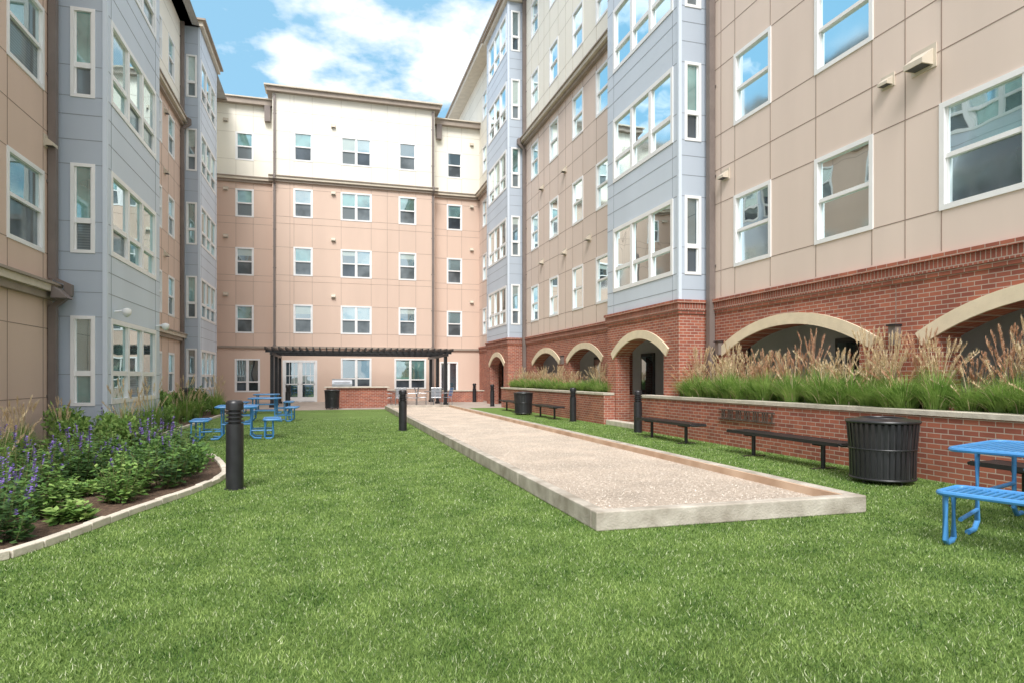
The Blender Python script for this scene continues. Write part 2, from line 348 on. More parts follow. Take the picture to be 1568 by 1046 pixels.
# ================= right building
right=empty('apartment_building')
mb=MB(); wn=MB(); tr=MB()
XM=9.1; XBY=8.25; TR=lambda s,z,n:(XM-n,s,z); ZR=20.3; YN=-2.0
TRB=lambda s,z,n:(XBY-n,s,z)
RW=[4.0,7.3,10.6,13.9,17.2]
ops=[]; wl=[]
for z in RW:
    for a,b,c in ((9.02,10.36,1),(11.7,12.95,1),(5.2,7.7,2),(2.6,3.9,1),(.2,1.5,1),(19.98,21.02,1),(22.28,23.32,1),(24.98,26.02,1),(27.6,28.62,1),(35.3,36.3,1),(37.5,38.5,1)):
        ops.append((a,b,z,z+1.6)); wl.append((a,b,z,z+1.6,c))
wall(mb,TR,YN,48,3.3,12.7,ops,'tan_r'); wall(mb,TR,YN,48,12.7,ZR,ops,'cream')
for z in RW:
    for dz in (-.02,1.62,2.45): 
        hj(mb,TR,YN,48,z+dz,ops,'joint' if z<12 else 'jointc')
for s in sorted({o[0] for o in ops}|{o[1] for o in ops}|{8.35,13.5,24.1,19.3,26.8}):
    vj(mb,TR,s,3.35,12.5,ops,'joint'); vj(mb,TR,s,12.9,ZR,ops,'jointc')
for a,b,c,d,k in wl: window(wn,TR,a,b,c,d,cols=k)
ledge(tr,TR,18.2,29.7,12.7,.28); ledge(tr,TR,34,48,12.7,.28); ledge(tr,TR,YN,14,12.7,.28)
tr.fbox(TR,YN,48,ZR,ZR+.3,-1.5,.75,'ledge'); tr.fbox(TR,YN,48,ZR+.3,ZR+.42,-1.5,.85,'ledged')
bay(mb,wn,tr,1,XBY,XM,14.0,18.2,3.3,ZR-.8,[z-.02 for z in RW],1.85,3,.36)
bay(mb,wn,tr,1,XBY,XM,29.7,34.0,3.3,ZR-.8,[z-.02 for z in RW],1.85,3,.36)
zs=2.05
archwall(mb,TR,YN,14.0,0,3.3,[(9.3,13.15,zs,.44),(3.95,7.75,zs,.44),(-1.2,2.6,zs,.44)],'brick')
archwall(mb,TR,18.2,29.7,0,3.3,[(20.7,23.7,zs,.42),(25.0,28.2,zs,.42)],'brick')
archwall(mb,TRB,14.0,18.2,0,3.3,[(14.75,17.6,zs,.42)],'brick'); archwall(mb,TRB,29.7,34.0,0,3.3,[(30.5,33.2,zs,.42)],'brick')
wall(mb,TR,34,48,0,3.3,[],'brick')
for y in (14.0,29.7):
    T=lambda s,z,n,y=y:(s,y-n,z); wall(mb,T,XBY,XM,0,3.3,[],'brick'); corbel(mb,T,XBY,XM-.1)
for y in (18.2,34.0):
    T=lambda s,z,n,y=y:(s,y+n,z); wall(mb,T,XBY,XM,0,3.3,[],'brick'); corbel(mb,T,XBY,XM-.1)
corbel(mb,TR,YN,14-.1); corbel(mb,TR,18.3,29.6); corbel(mb,TR,34.1,39.4); corbel(mb,TRB,14,18.2,1,1); corbel(mb,TRB,29.7,34,1,1)
XI=11.4
wall(mb,lambda s,z,n:(XI-n,s,z),YN,39,0.02,3.26,[],'loggia')
mb.poly([(XM+.01,YN,3.26),(XI,YN,3.26),(XI,39,3.26),(XM+.01,39,3.26)],'ceil')
mb.poly([(XM,YN,.03),(XI,YN,.03),(XI,39,.03),(XM,39,.03)],'cap')
mb.poly([(XM,39,0),(XI,39,0),(XI,39,3.3),(XM,39,3.3)],'loggia'); mb.poly([(XM,YN,0),(22,YN,0),(22,YN,ZR),(XM,YN,ZR)],'tan_r')
mb.poly([(XBY,14,3.28),(XM,14,3.28),(XM,18.2,3.28),(XBY,18.2,3.28)],'ceil'); mb.poly([(XBY,29.7,3.28),(XM,29.7,3.28),(XM,34,3.28),(XBY,34,3.28)],'ceil')
TL=lambda s,z,n:(XI-n,s,z)
for y in (4.2,7.4,11.8,16,21.5,26): 
    wn.fbox(TL,y-.5,y+.5,.05,2.3,.001,.06,'dark'); wn.fbox(TL,y-.42,y+.42,.15,2.2,.06,.065,'gu3')
    wn.fbox(lambda s,z,n:(10.3+n,s,z),y-.3,y+.3,3.2,3.25,-.12,.12,'white')
mb.poly([(XM,YN,ZR),(24,YN,ZR),(24,48,ZR),(XM,48,ZR)],'roof'); mb.poly([(XM,48,0),(24,48,0),(24,48,ZR),(XM,48,ZR)],'tan_r')
mb.poly([(24,YN,0),(24,48,0),(24,48,ZR),(24,YN,ZR)],'tan_r')
for s in (13.8,29.5): downspout(tr,TR,s,.9,ZR,12.7,w=.075)
downspout(tr,TR,18.5,.9,ZR,12.7,w=.06)
for s,z in ((8.0,6.4),(13.3,6.2),(24.15,6.4),(24.15,9.7),(24.15,13.1),(21.65,6.45),(21.65,16.4),(27.0,9.8),(27.0,6.5),(3.3,6.4)): vent(tr,TR,s,z,.17 if s==8 else .12)
vent(tr,TR,8.68,6.38,.1)
for s in (8.5,13.5,24.35):
    tr.fbox(TR,s-.07,s+.07,1.95,2.25,.001,.12,'taupe'); tr.fbox(TR,s-.09,s+.09,2.25,2.28,.001,.15,'black')
# masonry control joint
tr.fbox(TR,8.52,8.535,0.9,2.95,.0005,.003,'joint'); tr.fbox(TR,19.6,19.615,0.9,2.95,.0005,.003,'joint')
mb.obj('walls',right); wn.obj('windows',right); tr.obj('trim',right)

# ================= left building
left=empty('apartment_building')
mb=MB(); wn=MB(); tr=MB()
ZL=17.1; X1=-5.6; X2=-6.35; YNL=5.0
TLA=lambda s,z,n:(X1+n,s,z); TLB=lambda s,z,n:(X2+n,s,z)
opsA=[(a,b,z,z+1.6) for z in ROWS for a,b in ((13.6,15.1),(10.6,11.9),(7.5,8.8))]
opsB=[(a,b,z,z+1.6) for z in [.8]+ROWS for a,b in ((21,22),(23.7,24.7),(26.9,27.9),(29.0,30.0))]
wall(mb,TLA,YNL,20.2,0,12.7,opsA,'tan'); wall(mb,TLA,YNL,20.2,12.7,ZL,opsA,'cream')
wall(mb,TLB,20.2,YB,0,12.7,opsB,'tan'); wall(mb,TLB,20.2,YB,12.7,ZL,opsB,'cream')
mb.poly([(X2,20.2,0),(X1,20.2,0),(X1,20.2,ZL),(X2,20.2,ZL)],'tan')
for z in ROWS:
    for dz in (-.012,1.62,2.5):
        hj(mb,TLA,YNL,15.5,z+dz,opsA,'joint' if z<12 else 'jointc'); hj(mb,TLB,20.2,31.5,z+dz,opsB,'joint' if z<12 else 'jointc')
for z in (1.0,2.4): hj(mb,TLA,YNL,15.5,z,[],'joint')
for s in sorted({o[0] for o in opsA}|{o[1] for o in opsA}|{12.7}): vj(mb,TLA,s,0.1,12.5,opsA,'joint')
for s in sorted({o[0] for o in opsB}|{o[1] for o in opsB}): vj(mb,TLB,s,0.1,12.5,opsB,'joint')
for o in opsA: window(wn,TLA,*o)
for o in opsB: window(wn,TLB,*o)
for T,a,b in ((TLA,YNL,15.5),(TLB,20.2,31.5)):
    ledge(tr,T,a,b,12.7,.25); ledge(tr,T,a,b,3.15,.2)
    tr.fbox(T,a,b,ZL,ZL+.25,-1,.45,'ledge'); tr.fbox(T,a,b,ZL+.25,ZL+.35,-1,.55,'ledged')
BR=[.85,4.08,7.38,10.68,13.98]
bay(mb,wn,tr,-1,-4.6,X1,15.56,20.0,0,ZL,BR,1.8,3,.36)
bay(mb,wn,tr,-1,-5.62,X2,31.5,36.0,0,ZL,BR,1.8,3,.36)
downspout(tr,TLA,15.35,0,12.5,3.2,w=.07); downspout(tr,TLB,31.2,0,ZL,12.7,w=.07); downspout(tr,TLB,20.6,0,ZL,12.7,w=.06)
for s,z in ((12.6,6.3),(28.4,6.3),(28.4,9.6),(28.4,12.0),(15.25,6.2)): vent(tr,TLB if s>20 else TLA,s,z,.12)
tr.hexa([TLA(14.9,3.0,.2),TLA(15.25,3.0,.2),TLA(15.25,3.0,.5),TLA(14.9,3.0,.5),TLA(14.95,3.25,.2),TLA(15.2,3.25,.2),TLA(15.2,3.2,.3),TLA(14.95,3.2,.3)],'taupe')
mb.poly([(X1,YNL,ZL),(-20,YNL,ZL),(-20,YB+14,ZL),(X1,YB+14,ZL)],'roof'); mb.poly([(-20,YNL,0),(X1,YNL,0),(X1,YNL,ZL),(-20,YNL,ZL)],'tan')
mb.poly([(-20,YNL,0),(-20,YB+14,0),(-20,YB+14,ZL),(-20,YNL,ZL)],'tan')
mb.obj('walls',left); wn.obj('windows',left); tr.obj('trim',left)
def camdome(x,y,z):
    m=MB(); m.tube([(x,y,z),(x+.22,y,z+.03)],.025,'white'); m.lathe(x+.24,y,[(.01,.09),(.09,.06),(.1,0),(.08,-.06),(.04,-.1),(.005,-.115)],'white',16,z=z)
    smooth_by_angle(m.obj('security_camera'))
camdome(-4.6,16.1,2.85); camdome(-4.6,19.6,2.8)

# ------------------------------------------------------------------ ground
def sheet(name,pts,z,mat):
    m=MB(); m.poly([(x,y,z) for x,y in pts],mat); return m.obj(name)
M['soil']=plain('soil_ground',(.20,.18,.14),.95,.2,.5)
sheet('ground',[(-600,-600),(600,-600),(600,900),(-600,900)],-.004,'soil')
mt,N,L,b=nt('turf'); b.inputs['Roughness'].default_value=.7; b.inputs['Specular IOR Level'].default_value=.2
g=N.new('ShaderNodeNewGeometry'); n1=N.new('ShaderNodeTexNoise'); n1.inputs['Scale'].default_value=30; n1.inputs['Detail'].default_value=8; n1.inputs['Roughness'].default_value=.9
n2=N.new('ShaderNodeTexNoise'); n2.inputs['Scale'].default_value=.6; n2.inputs['Detail'].default_value=7; n2.inputs['Roughness'].default_value=.65
L.new(g.outputs['Position'],n1.inputs['Vector']); L.new(g.outputs['Position'],n2.inputs['Vector'])
r1=N.new('ShaderNodeValToRGB'); r1.color_ramp.elements[0].position=.38; r1.color_ramp.elements[1].position=.62
r1.color_ramp.elements[0].color=(.045,.10,.018,1); r1.color_ramp.elements[1].color=(.25,.37,.095,1)
L.new(n1.outputs['Fac'],r1.inputs[0])
mr=N.new('ShaderNodeMapRange'); mr.inputs[1].default_value=.3; mr.inputs[2].default_value=.7; mr.inputs[3].default_value=.78; mr.inputs[4].default_value=1.22; L.new(n2.outputs['Fac'],mr.inputs[0])
vm=N.new('ShaderNodeVectorMath'); vm.operation='SCALE'; L.new(r1.outputs[0],vm.inputs[0]); L.new(mr.outputs[0],vm.inputs['Scale']); L.new(vm.outputs[0],b.inputs['Base Color'])
bp=N.new('ShaderNodeBump'); bp.inputs['Strength'].default_value=.8; bp.inputs['Distance'].default_value=.03; L.new(n1.outputs['Fac'],bp.inputs['Height']); L.new(bp.outputs[0],b.inputs['Normal'])
M['turf']=mt
sheet('artificial_turf',[(-9,-3),(9.1,-3),(9.1,28.9),(-9,28.9)],.0,'turf')
sheet('patio_paving',[(-6.6,28.9),(9.1,28.9),(9.1,39.6),(-6.6,39.6)],.004,'paver')
EDGE=[(-6.2,2.0),(-4.0,4.2),(-2.9,5.3),(-2.43,5.79),(-2.21,6.4),(-1.96,7.39),(-1.62,8.5),(-1.45,9.4),(-1.5,10.3),(-2.04,12.3),(-2.9,13.9),(-3.5,15.0),(-3.85,16.5),(-3.9,18.1),(-3.85,21),(-3.8,24.1),(-3.75,28.9)]
ey=np.array([p[1] for p in EDGE]); ex=np.array([p[0] for p in EDGE])
def smoothcurve(P,k=8):
    out=[]
    for i in range(len(P)-1):
        p0=P[max(i-1,0)];p1=P[i];p2=P[i+1];p3=P[min(i+2,len(P)-1)]
        for j in range(k):
            t=j/k; out.append(tuple(.5*((2*p1[a])+(-p0[a]+p2[a])*t+(2*p0[a]-5*p1[a]+4*p2[a]-p3[a])*t*t+(-p0[a]+3*p1[a]-3*p2[a]+p3[a])*t**3) for a in (0,1)))
    out.append(P[-1]); return out
CV=smoothcurve(EDGE)
m=MB()
for p,q in zip(CV[:-1],CV[1:]): m.poly([(p[0],p[1],.03),(q[0],q[1],.03),(-7,q[1],.03),(-7,p[1],.03)],'mulch')
m.obj('planting_bed')
def resample(C,step):
    out=[Vector((*C[0],0))]; d=0
    for p,q in zip(C[:-1],C[1:]):
        p=Vector((*p,0)); q=Vector((*q,0)); l=(q-p).length
        while d+l>=step:
            t=(step-d)/l; p=p.lerp(q,t); out.append(p.copy()); l=(q-p).length; d=0
        d+=l
    return out
m=MB(); RS=resample(CV,.3)
for p,q in zip(RS[:-1],RS[1:]):
    t=(q-p).normalized(); nn=Vector((-t.y,t.x,0)); p2=p+t*.004; q2=q-t*.004; h=.07+random.uniform(-.008,.008); w=.045
    m.hexa([p2-nn*w,q2-nn*w,q2+nn*w,p2+nn*w,*[v+Vector((0,0,h)) for v in (p2-nn*w,q2-nn*w,q2+nn*w,p2+nn*w)]],'cap')
o=m.obj('stone_edging'); bevel(o,.008)
# ------------------------------------------------------------------ bocce court
BX0,BX1,BY0,BY1=2.33,5.36,5.38,28.6
mc,N,L,b=nt('oyster_shell'); b.inputs['Roughness'].default_value=.95
g=N.new('ShaderNodeNewGeometry'); n1=N.new('ShaderNodeTexNoise'); n1.inputs['Scale'].default_value=26; n1.inputs['Detail'].default_value=9; n1.inputs['Roughness'].default_value=.95
L.new(g.outputs['Position'],n1.inputs['Vector']); r1=N.new('ShaderNodeValToRGB'); r1.color_ramp.elements[0].position=.38; r1.color_ramp.elements[1].position=.58
r1.color_ramp.elements[0].color=(.34,.25,.18,1); r1.color_ramp.elements[1].color=(.86,.74,.62,1); L.new(n1.outputs['Fac'],r1.inputs[0])
n3=N.new('ShaderNodeTexNoise'); n3.inputs['Scale'].default_value=1.3; n3.inputs['Detail'].default_value=8; L.new(g.outputs['Position'],n3.inputs['Vector'])
mr=N.new('ShaderNodeMapRange'); mr.inputs[1].default_value=.3; mr.inputs[2].default_value=.7; mr.inputs[3].default_value=.84; mr.inputs[4].default_value=1.1; L.new(n3.outputs['Fac'],mr.inputs[0])
vm=N.new('ShaderNodeVectorMath'); vm.operation='SCALE'; L.new(r1.outputs[0],vm.inputs[0]); L.new(mr.outputs[0],vm.inputs['Scale']); L.new(vm.outputs[0],b.inputs['Base Color'])
bp=N.new('ShaderNodeBump'); bp.inputs['Strength'].default_value=1; bp.inputs['Distance'].default_value=.03; L.new(n1.outputs['Fac'],bp.inputs['Height']); L.new(bp.outputs[0],b.inputs['Normal'])
M['shell']=mc
bc=empty('bocce_court')
m=MB(); w=.13
m.box(BX0,BX1,BY0,BY0+w,0,.18,'conc')
y=BY0+w+.003
while y<BY1-w:
    y2=min(y+2.4,BY1-w); m.box(BX0,BX0+w,y,y2-.006,0,.18,'conc'); m.box(BX1-w-.02,BX1,y,y2-.006,0,.18,'conc'); y=y2
m.box(BX0,BX1,BY1-w,BY1,0,.18,'conc')
o=m.obj('curb',bc); bevel(o,.014,3)
m=MB(); y=BY0+w+.01
while y<BY1-w-.05:
    y2=min(y+2.4,BY1-w-.01); m.box(BX1-w-.06,BX1-w-.022,y,y2-.006,.03,.172,'wood'); m.box(BX0+w+.002,BX0+w+.035,y,y2-.006,.03,.14,'wood'); y=y2
m.obj('bumper_board',bc)
m=MB(); m.poly([(BX0+w-.01,BY0+w-.01,.085),(BX1-w,BY0+w-.01,.085),(BX1-w,BY1-w,.085),(BX0+w-.01,BY1-w,.085)],'shell'); m.obj('court_surface',bc)
# loose shell grit
M['grit']=plain('shell_grit',(.45,.36,.28),.9,.3,60,col2=(.9,.84,.76))
k=9000; m=MB()
for i in range(k):
    x=random.uniform(BX0+w+.05,BX1-w-.07); y=BY0+w+.02+12*random.random()**1.6; s=random.uniform(.004,.011); a=random.uniform(0,6.28); c,d_=math.cos(a)*s,math.sin(a)*s
    m.poly([(x+c,y+d_,.086),(x-d_,y+c,.086),(x,y,.086+s*.9)],'grit'); m.poly([(x-d_,y+c,.086),(x-c,y-d_,.086),(x,y,.086+s*.9)],'grit'); m.poly([(x-c,y-d_,.086),(x+c,y+d_,.086),(x,y,.086+s*.9)],'grit')
m.obj('loose_grit',bc)
# ------------------------------------------------------------------ planters
def planter(y0,y1,xf=7.9,name='brick_planter_wall'):
    e=empty(name); m=MB()
    m.box(xf,xf+.3,y0,y1,0,.88,'brick'); m.box(xf+.3,XBY if y1>14 and y0>14 else 9.09,y1-.3,y1,0,.88,'brick')
    if y0>10: m.box(xf+.3,9.09,y0,y0+.3,0,.88,'brick')
    m.obj('brick_wall',e)
    m=MB(); y=y0-.02
    while y<y1:
        y2=min(y+1.2,y1+.02); m.box(xf-.03,xf+.33,y,y2-.006,.882,.95,'cap'); y=y2
    m.box(xf+.334,8.24 if 14<y1<18.2 else 9.0,y1-.32,y1+.02,.882,.95,'cap')
    if y0>10: m.box(xf+.334,8.24,y0-.02,y0+.32,.882,.95,'cap')
    o=m.obj('cap',e); bevel(o,.008)
    m=MB(); m.poly([(xf+.2,y0,.86),(9.09,y0,.86),(9.09,min(y1,13.99) if y0<10 else y1-.1,.86),(xf+.2,min(y1,13.99) if y0<10 else y1-.1,.86)],'mulch')
    m.obj('soil',e)
planter(YN,15.4); planter(17.7,29.6)
m=MB(); m.box(7.95,8.24,15.42,17.68,0,.14,'cap'); o=m.obj('concrete_step'); bevel(o,.01)
m=MB(); T=lambda s,z,n:(7.9-n,s,z)
m.fbox(T,10.0,11.75,.545,.565,.02,.05,'signm'); m.fbox(T,10.0,11.75,.735,.755,.02,.05,'signm')
s=10.06; k=0
while s<11.65:
    w=.075; m.fbox(T,s,s+.018,.566,.734,.025,.045,'signm')
    if k%3!=1: m.fbox(T,s+.018,s+w,.64,.658,.025,.045,'signm')
    if k%3!=2: m.fbox(T,s+.018,s+w,.566,.584,.025,.045,'signm')
    if k%2: m.fbox(T,s+w,s+w+.018,.566,.734,.025,.045,'signm')
    s+=.135;k+=1
for s in (10.1,11.6): m.fbox(T,s,s+.03,.62,.68,.0,.024,'signm')
m.obj('metal_wall_sign')
# ------------------------------------------------------------------ furniture
def bollard(x,y,h=1.12):
    m=MB(); r=.105; p=[(.125,0),(.125,.012),(r,.014),(r,h-.30)]
    z=h-.30
    for i in range(4): p+= [(r*.72,z+.006),(r*.72,z+.022),(r,z+.028),(r,z+.046)]; z+=.05
    p+=[(r,z+.05),(r*.96,z+.075),(r*.8,z+.093),(r*.4,z+.1),(.005,z+.1)]
    m.lathe(x,y,p,'black',28); smooth_by_angle(m.obj('bollard_light'),35)
for x,y in ((-1.15,8.7),(1.86,17.1),(-4.5,22.8),(7.6,14.9),(7.5,19.2),(7.6,30.2),(8.0,36.0),(-1.8,30.2)): bollard(x,y,1.12 if y<10 else 1.08)
def bin_(x,y,R=.43,h=.84):
    e=empty('litter_bin'); m=MB(); n=36
    for i in range(n):
        a=2*math.pi*i/n; X=Matrix.Translation((x,y,0))@Matrix.Rotation(a,4,'Z')
        pr=[(R*.9,.06),(R*.92,h*.5),(R*.97,h*.8),(R*1.0,h-.03)]
        for (r0,z0),(r1,z1) in zip(pr[:-1],pr[1:]):
            p=[(r0-.004,-.02,z0),(r0+.004,-.02,z0),(r0+.004,.02,z0),(r0-.004,.02,z0),(r1-.004,-.02,z1),(r1+.004,-.02,z1),(r1+.004,.02,z1),(r1-.004,.02,z1)]
            m.hexa([tuple(X@Vector(q)) for q in p],'black')
    m.obj('slats',e)
    m=MB()
    def ring(R,z,r):
        m.tube([(x+R*math.cos(2*math.pi*i/32),y+R*math.sin(2*math.pi*i/32),z) for i in range(33)],r,'black',8,caps=False)
    ring(R*1.0,h-.02,.022); ring(R*.9,.07,.018); ring(R*.93,h*.55,.012); ring(R*.62,h+.02,.015)
    smooth_by_angle(m.obj('rings',e))
    m=MB(); m.lathe(x,y,[(R*.78,.05),(R*.85,h-.06)],'dark',28); m.lathe(x,y,[(R*.98,h-.01),(R*.62,h+.03),(R*.58,h-.02),(R*.5,h-.1)],'black',28)
    for i in range(4):
        a=i*math.pi/2; m.tube([(x+R*.7*math.cos(a),y+R*.7*math.sin(a),0),(x+R*.7*math.cos(a),y+R*.7*math.sin(a),.07)],.02,'black')
    m.obj('liner',e)
bin_(7.13,6.9); bin_(7.05,23.2,.36); bin_(.1,29.6,.33,.85)
def bench(x,y0,y1):
    e=empty('metal_bench'); m=MB(); W=.38; zt=.44
    for i in range(7):
        a=-W/2+i*W/7+.004; 
        m.box(x+a,x+a+W/7-.012,y0+.06,y1-.06,zt-.025,zt,'black')
    for y,s in ((y0,1),(y1,-1)):
        m.tube([(x-W/2+.02,y+s*.06,zt-.012),(x-W/2+.02,y+s*.01,zt-.03),(x+W/2-.02,y+s*.01,zt-.03),(x+W/2-.02,y+s*.06,zt-.012)],.02,'black')
    m.box(x-W/2-.012,x-W/2+.002,y0+.05,y1-.05,zt-.05,zt+.004,'black'); m.box(x+W/2-.006,x+W/2+.01,y0+.05,y1-.05,zt-.05,zt+.004,'black')
    m.obj('seat',e); L_=y1-y0
    for i,k in enumerate((.2,.8)):
        m=MB(); y=y0+L_*k
        m.tube([(x,y,0),(x,y,zt-.04)],.035,'black',12); m.tube([(x-W/2,y,zt-.05),(x,y,zt-.075),(x+W/2,y,zt-.05)],.022,'black')
        m.box(x-.22,x+.22,y-.04,y+.04,0,.015,'black'); m.obj('leg_%d'%(i+1),e)
for a,b in ((3.1,5.7),(7.6,10.4),(11.6,14.1),(19.9,22.4),(24.3,27.0)): bench(7.3,a,b)
def picnic(x,y,rot=0,tw=1.15,td=1.25,gap=.35,seats=(-1,1),seatlen=1.05,sw=.18):
    e=empty('picnic_table'); X=Matrix.Translation((x,y,0))@Matrix.Rotation(rot,4,'Z'); z=.76
    m=MB()
    def rr(x0,x1,y0,y1,z,rad,r=.022):
        P=[]; 
        for cx,cy,a0 in ((x1-rad,y1-rad,0),(x0+rad,y1-rad,90),(x0+rad,y0+rad,180),(x1-rad,y0+rad,270)):
            for k in range(5): a=math.radians(a0+k*22.5); P.append((cx+rad*math.cos(a),cy+rad*math.sin(a),z))
        P.append(P[0]); m.tube(P,r,'blue',8,caps=False,X=X)
    rr(-tw/2,tw/2,-td/2,td/2,z-.02,.1)
    ns=int(td/.06)
    for i in range(ns):
        a=-td/2+.03+i*(td-.06)/ns; m.box(-tw/2+.02,tw/2-.02,a,a+.034,z-.022,z-.008,'blue',X)
    for c in (-.2,.2): m.box(c-.02,c+.02,-td/2+.02,td/2-.02,z-.04,z-.023,'blue',X)
    o=m.obj('top',e); smooth_by_angle(o)
    m=MB()
    for sx in (-1,1):
        for sy in (-1,1):
            m.tube([(sx*(tw/2-.12),sy*(td/2-.2),z-.03),(sx*(tw/2-.12),sy*(td/2-.2),.1),(sx*(tw/2-.05),sy*(td/2-.2),.03),(sx*(tw/2+.1),sy*(td/2-.2),.025)],.024,'blue',10,X=X)
    m.tube([(-tw/2+.12,td/2-.2,.35),(tw/2-.12,td/2-.2,.35)],.02,'blue',X=X); m.tube([(-tw/2+.12,-td/2+.2,.35),(tw/2-.12,-td/2+.2,.35)],.02,'blue',X=X)
    smooth_by_angle(m.obj('legs',e))
    for k,s in enumerate(seats):
        m=MB(); c=s*(tw/2+gap+sw); x0,x1=c-sw,c+sw; zz=.46
        rr(x0,x1,-seatlen/2,seatlen/2,zz-.02,.07)
        n2=int((seatlen-.06)/.055)
        for i in range(n2):
            a=-seatlen/2+.03+i*(seatlen-.06)/n2; m.box(x0+.02,x1-.02,a,a+.026,zz-.02,zz-.008,'blue',X)
        for xx in (x0+.1,x1-.1): m.box(xx-.015,xx+.015,-seatlen/2+.02,seatlen/2-.02,zz-.036,zz-.021,'blue',X)
        for sy in (-1,1):
            yy=sy*(seatlen/2-.06)
            m.tube([(x0+.03,yy,zz-.03),(x0+.03,yy,.05),(x0+.06,yy,.022),(x0+.16,yy,.022),(x0+.2,yy,.05),(x0+.2,yy,zz-.03)],.024,'blue',10,X=X)
            m.tube([(c,sy*(seatlen/2-.1),.2),(s*(tw/2-.12),sy*(td/2-.2),.2)],.018,'blue',8,X=X)
        smooth_by_angle(m.obj('seat_%d'%(k+1),e))
picnic(6.28,4.19,math.radians(20),tw=1.2,td=1.3,gap=.25,seatlen=.95,sw=.23)
picnic(-2.05,15.9,math.radians(4),tw=.85,td=1.0,gap=.15,seatlen=.95)
picnic(-2.0,22.0,math.radians(-3),tw=.9,td=1.0,gap=.2,seatlen=.95)
picnic(-2.4,27.0,0,tw=.9,td=1.0,gap=.2,seatlen=.95)
def chair(x,y,rot,fab='greyfab'):
    X=Matrix.Translation((x,y,0))@Matrix.Rotation(rot,4,'Z'); m=MB()
    for sx in (-.24,.24):
        m.tube([(sx,-.24,0),(sx,-.22,.45),(sx,.2,.42),(sx,.32,.92)],.014,'steel',8,X=X); m.tube([(sx,.26,0),(sx,.2,.42)],.014,'steel',8,X=X)
        m.tube([(sx,-.22,.45),(sx,-.24,.64),(sx,.24,.66)],.014,'steel',8,X=X)
    m.tube([(-.24,.32,.92),(.24,.32,.92)],.014,'steel',8,X=X); m.tube([(-.24,-.22,.45),(.24,-.22,.45)],.014,'steel',8,X=X)
    for i in range(6): a=-.2+i*.068; m.box(-.23,.23,a,a+.05,.43,.44,fab,X)
    for i in range(6):
        z=.5+i*.07; yy=.2+(z-.42)*.24; m.box(-.23,.23,yy,yy+.01,z,z+.055,fab,X)
    m.obj('patio_chair')
def rtable(x,y):
    m=MB(); m.lathe(x,y,[(.25,0),(.25,.02),(.035,.04),(.035,.7),(.45,.71),(.45,.74),(.01,.742)],'steel',24); smooth_by_angle(m.obj('patio_table'))
rtable(3.2,31.0); rtable(4.9,31.3)
for x,y,r,f in ((2.6,31.0,1.6,'bluefab'),(3.8,30.9,-1.6,'greyfab'),(3.2,30.3,3.1,'greyfab'),(4.3,31.3,1.5,'greyfab'),(5.5,31.2,-1.4,'bluefab'),(4.9,30.5,3.0,'greyfab')): chair(x,y,r,f)
e=empty('pergola')
m=MB()
for x in (-2.6,5.6):
    for y in (31.9,34.4,36.8): m.box(x-.08,x+.08,y-.08,y+.08,0,2.45,'black'); m.box(x-.12,x+.12,y-.12,y+.12,0,.12,'black')
m.obj('posts',e); m=MB()
for x in (-2.6,5.6): m.box(x-.05,x+.05,31.3,37.6,2.45,2.58,'black')
for y in (31.9,34.4,36.8): m.box(-2.9,5.9,y-.05,y+.05,2.581,2.68,'black')
m.obj('beams',e); m=MB()
for i in range(30):
    x=-2.85+i*8.7/29; m.box(x-.03,x+.03,31.2,37.7,2.681,2.82,'black')
m.obj('rafters',e)
e=empty('outdoor_kitchen')
m=MB(); m.box(-.15,2.6,30.6,31.5,0,.92,'brick'); m.obj('brick_base',e)
m=MB(); m.box(-.25,2.7,30.5,31.6,.922,.98,'cap'); o=m.obj('counter',e); bevel(o,.01)
m=MB(); m.box(.1,1.0,30.7,31.3,.982,1.1,'steel')
K=8
for i in range(K):
    a0=math.pi*i/K;a1=math.pi*(i+1)/K
    m.hexa([(.1,31-.3*math.cos(a0),1.1),(1.0,31-.3*math.cos(a0),1.1),(1.0,31-.3*math.cos(a1),1.1),(.1,31-.3*math.cos(a1),1.1),(.1,31-.3*math.cos(a0),1.1+.25*math.sin(a0)),(1.0,31-.3*math.cos(a0),1.1+.25*math.sin(a0)),(1.0,31-.3*math.cos(a1),1.1+.25*math.sin(a1)),(.1,31-.3*math.cos(a1),1.1+.25*math.sin(a1))],'steel')
m.tube([(.2,30.66,1.2),(.9,30.66,1.2)],.015,'steel'); m.obj('grill',e)
m=MB(); m.box(2.75,4.0,35.0,35.3,0,.7,'brick'); m.box(5.9,8.6,36.3,36.6,0,.62,'brick'); m.box(2.7,4.05,34.95,35.35,.702,.76,'cap'); m.box(5.85,8.65,36.25,36.65,.622,.68,'cap'); m.obj('low_brick_wall')

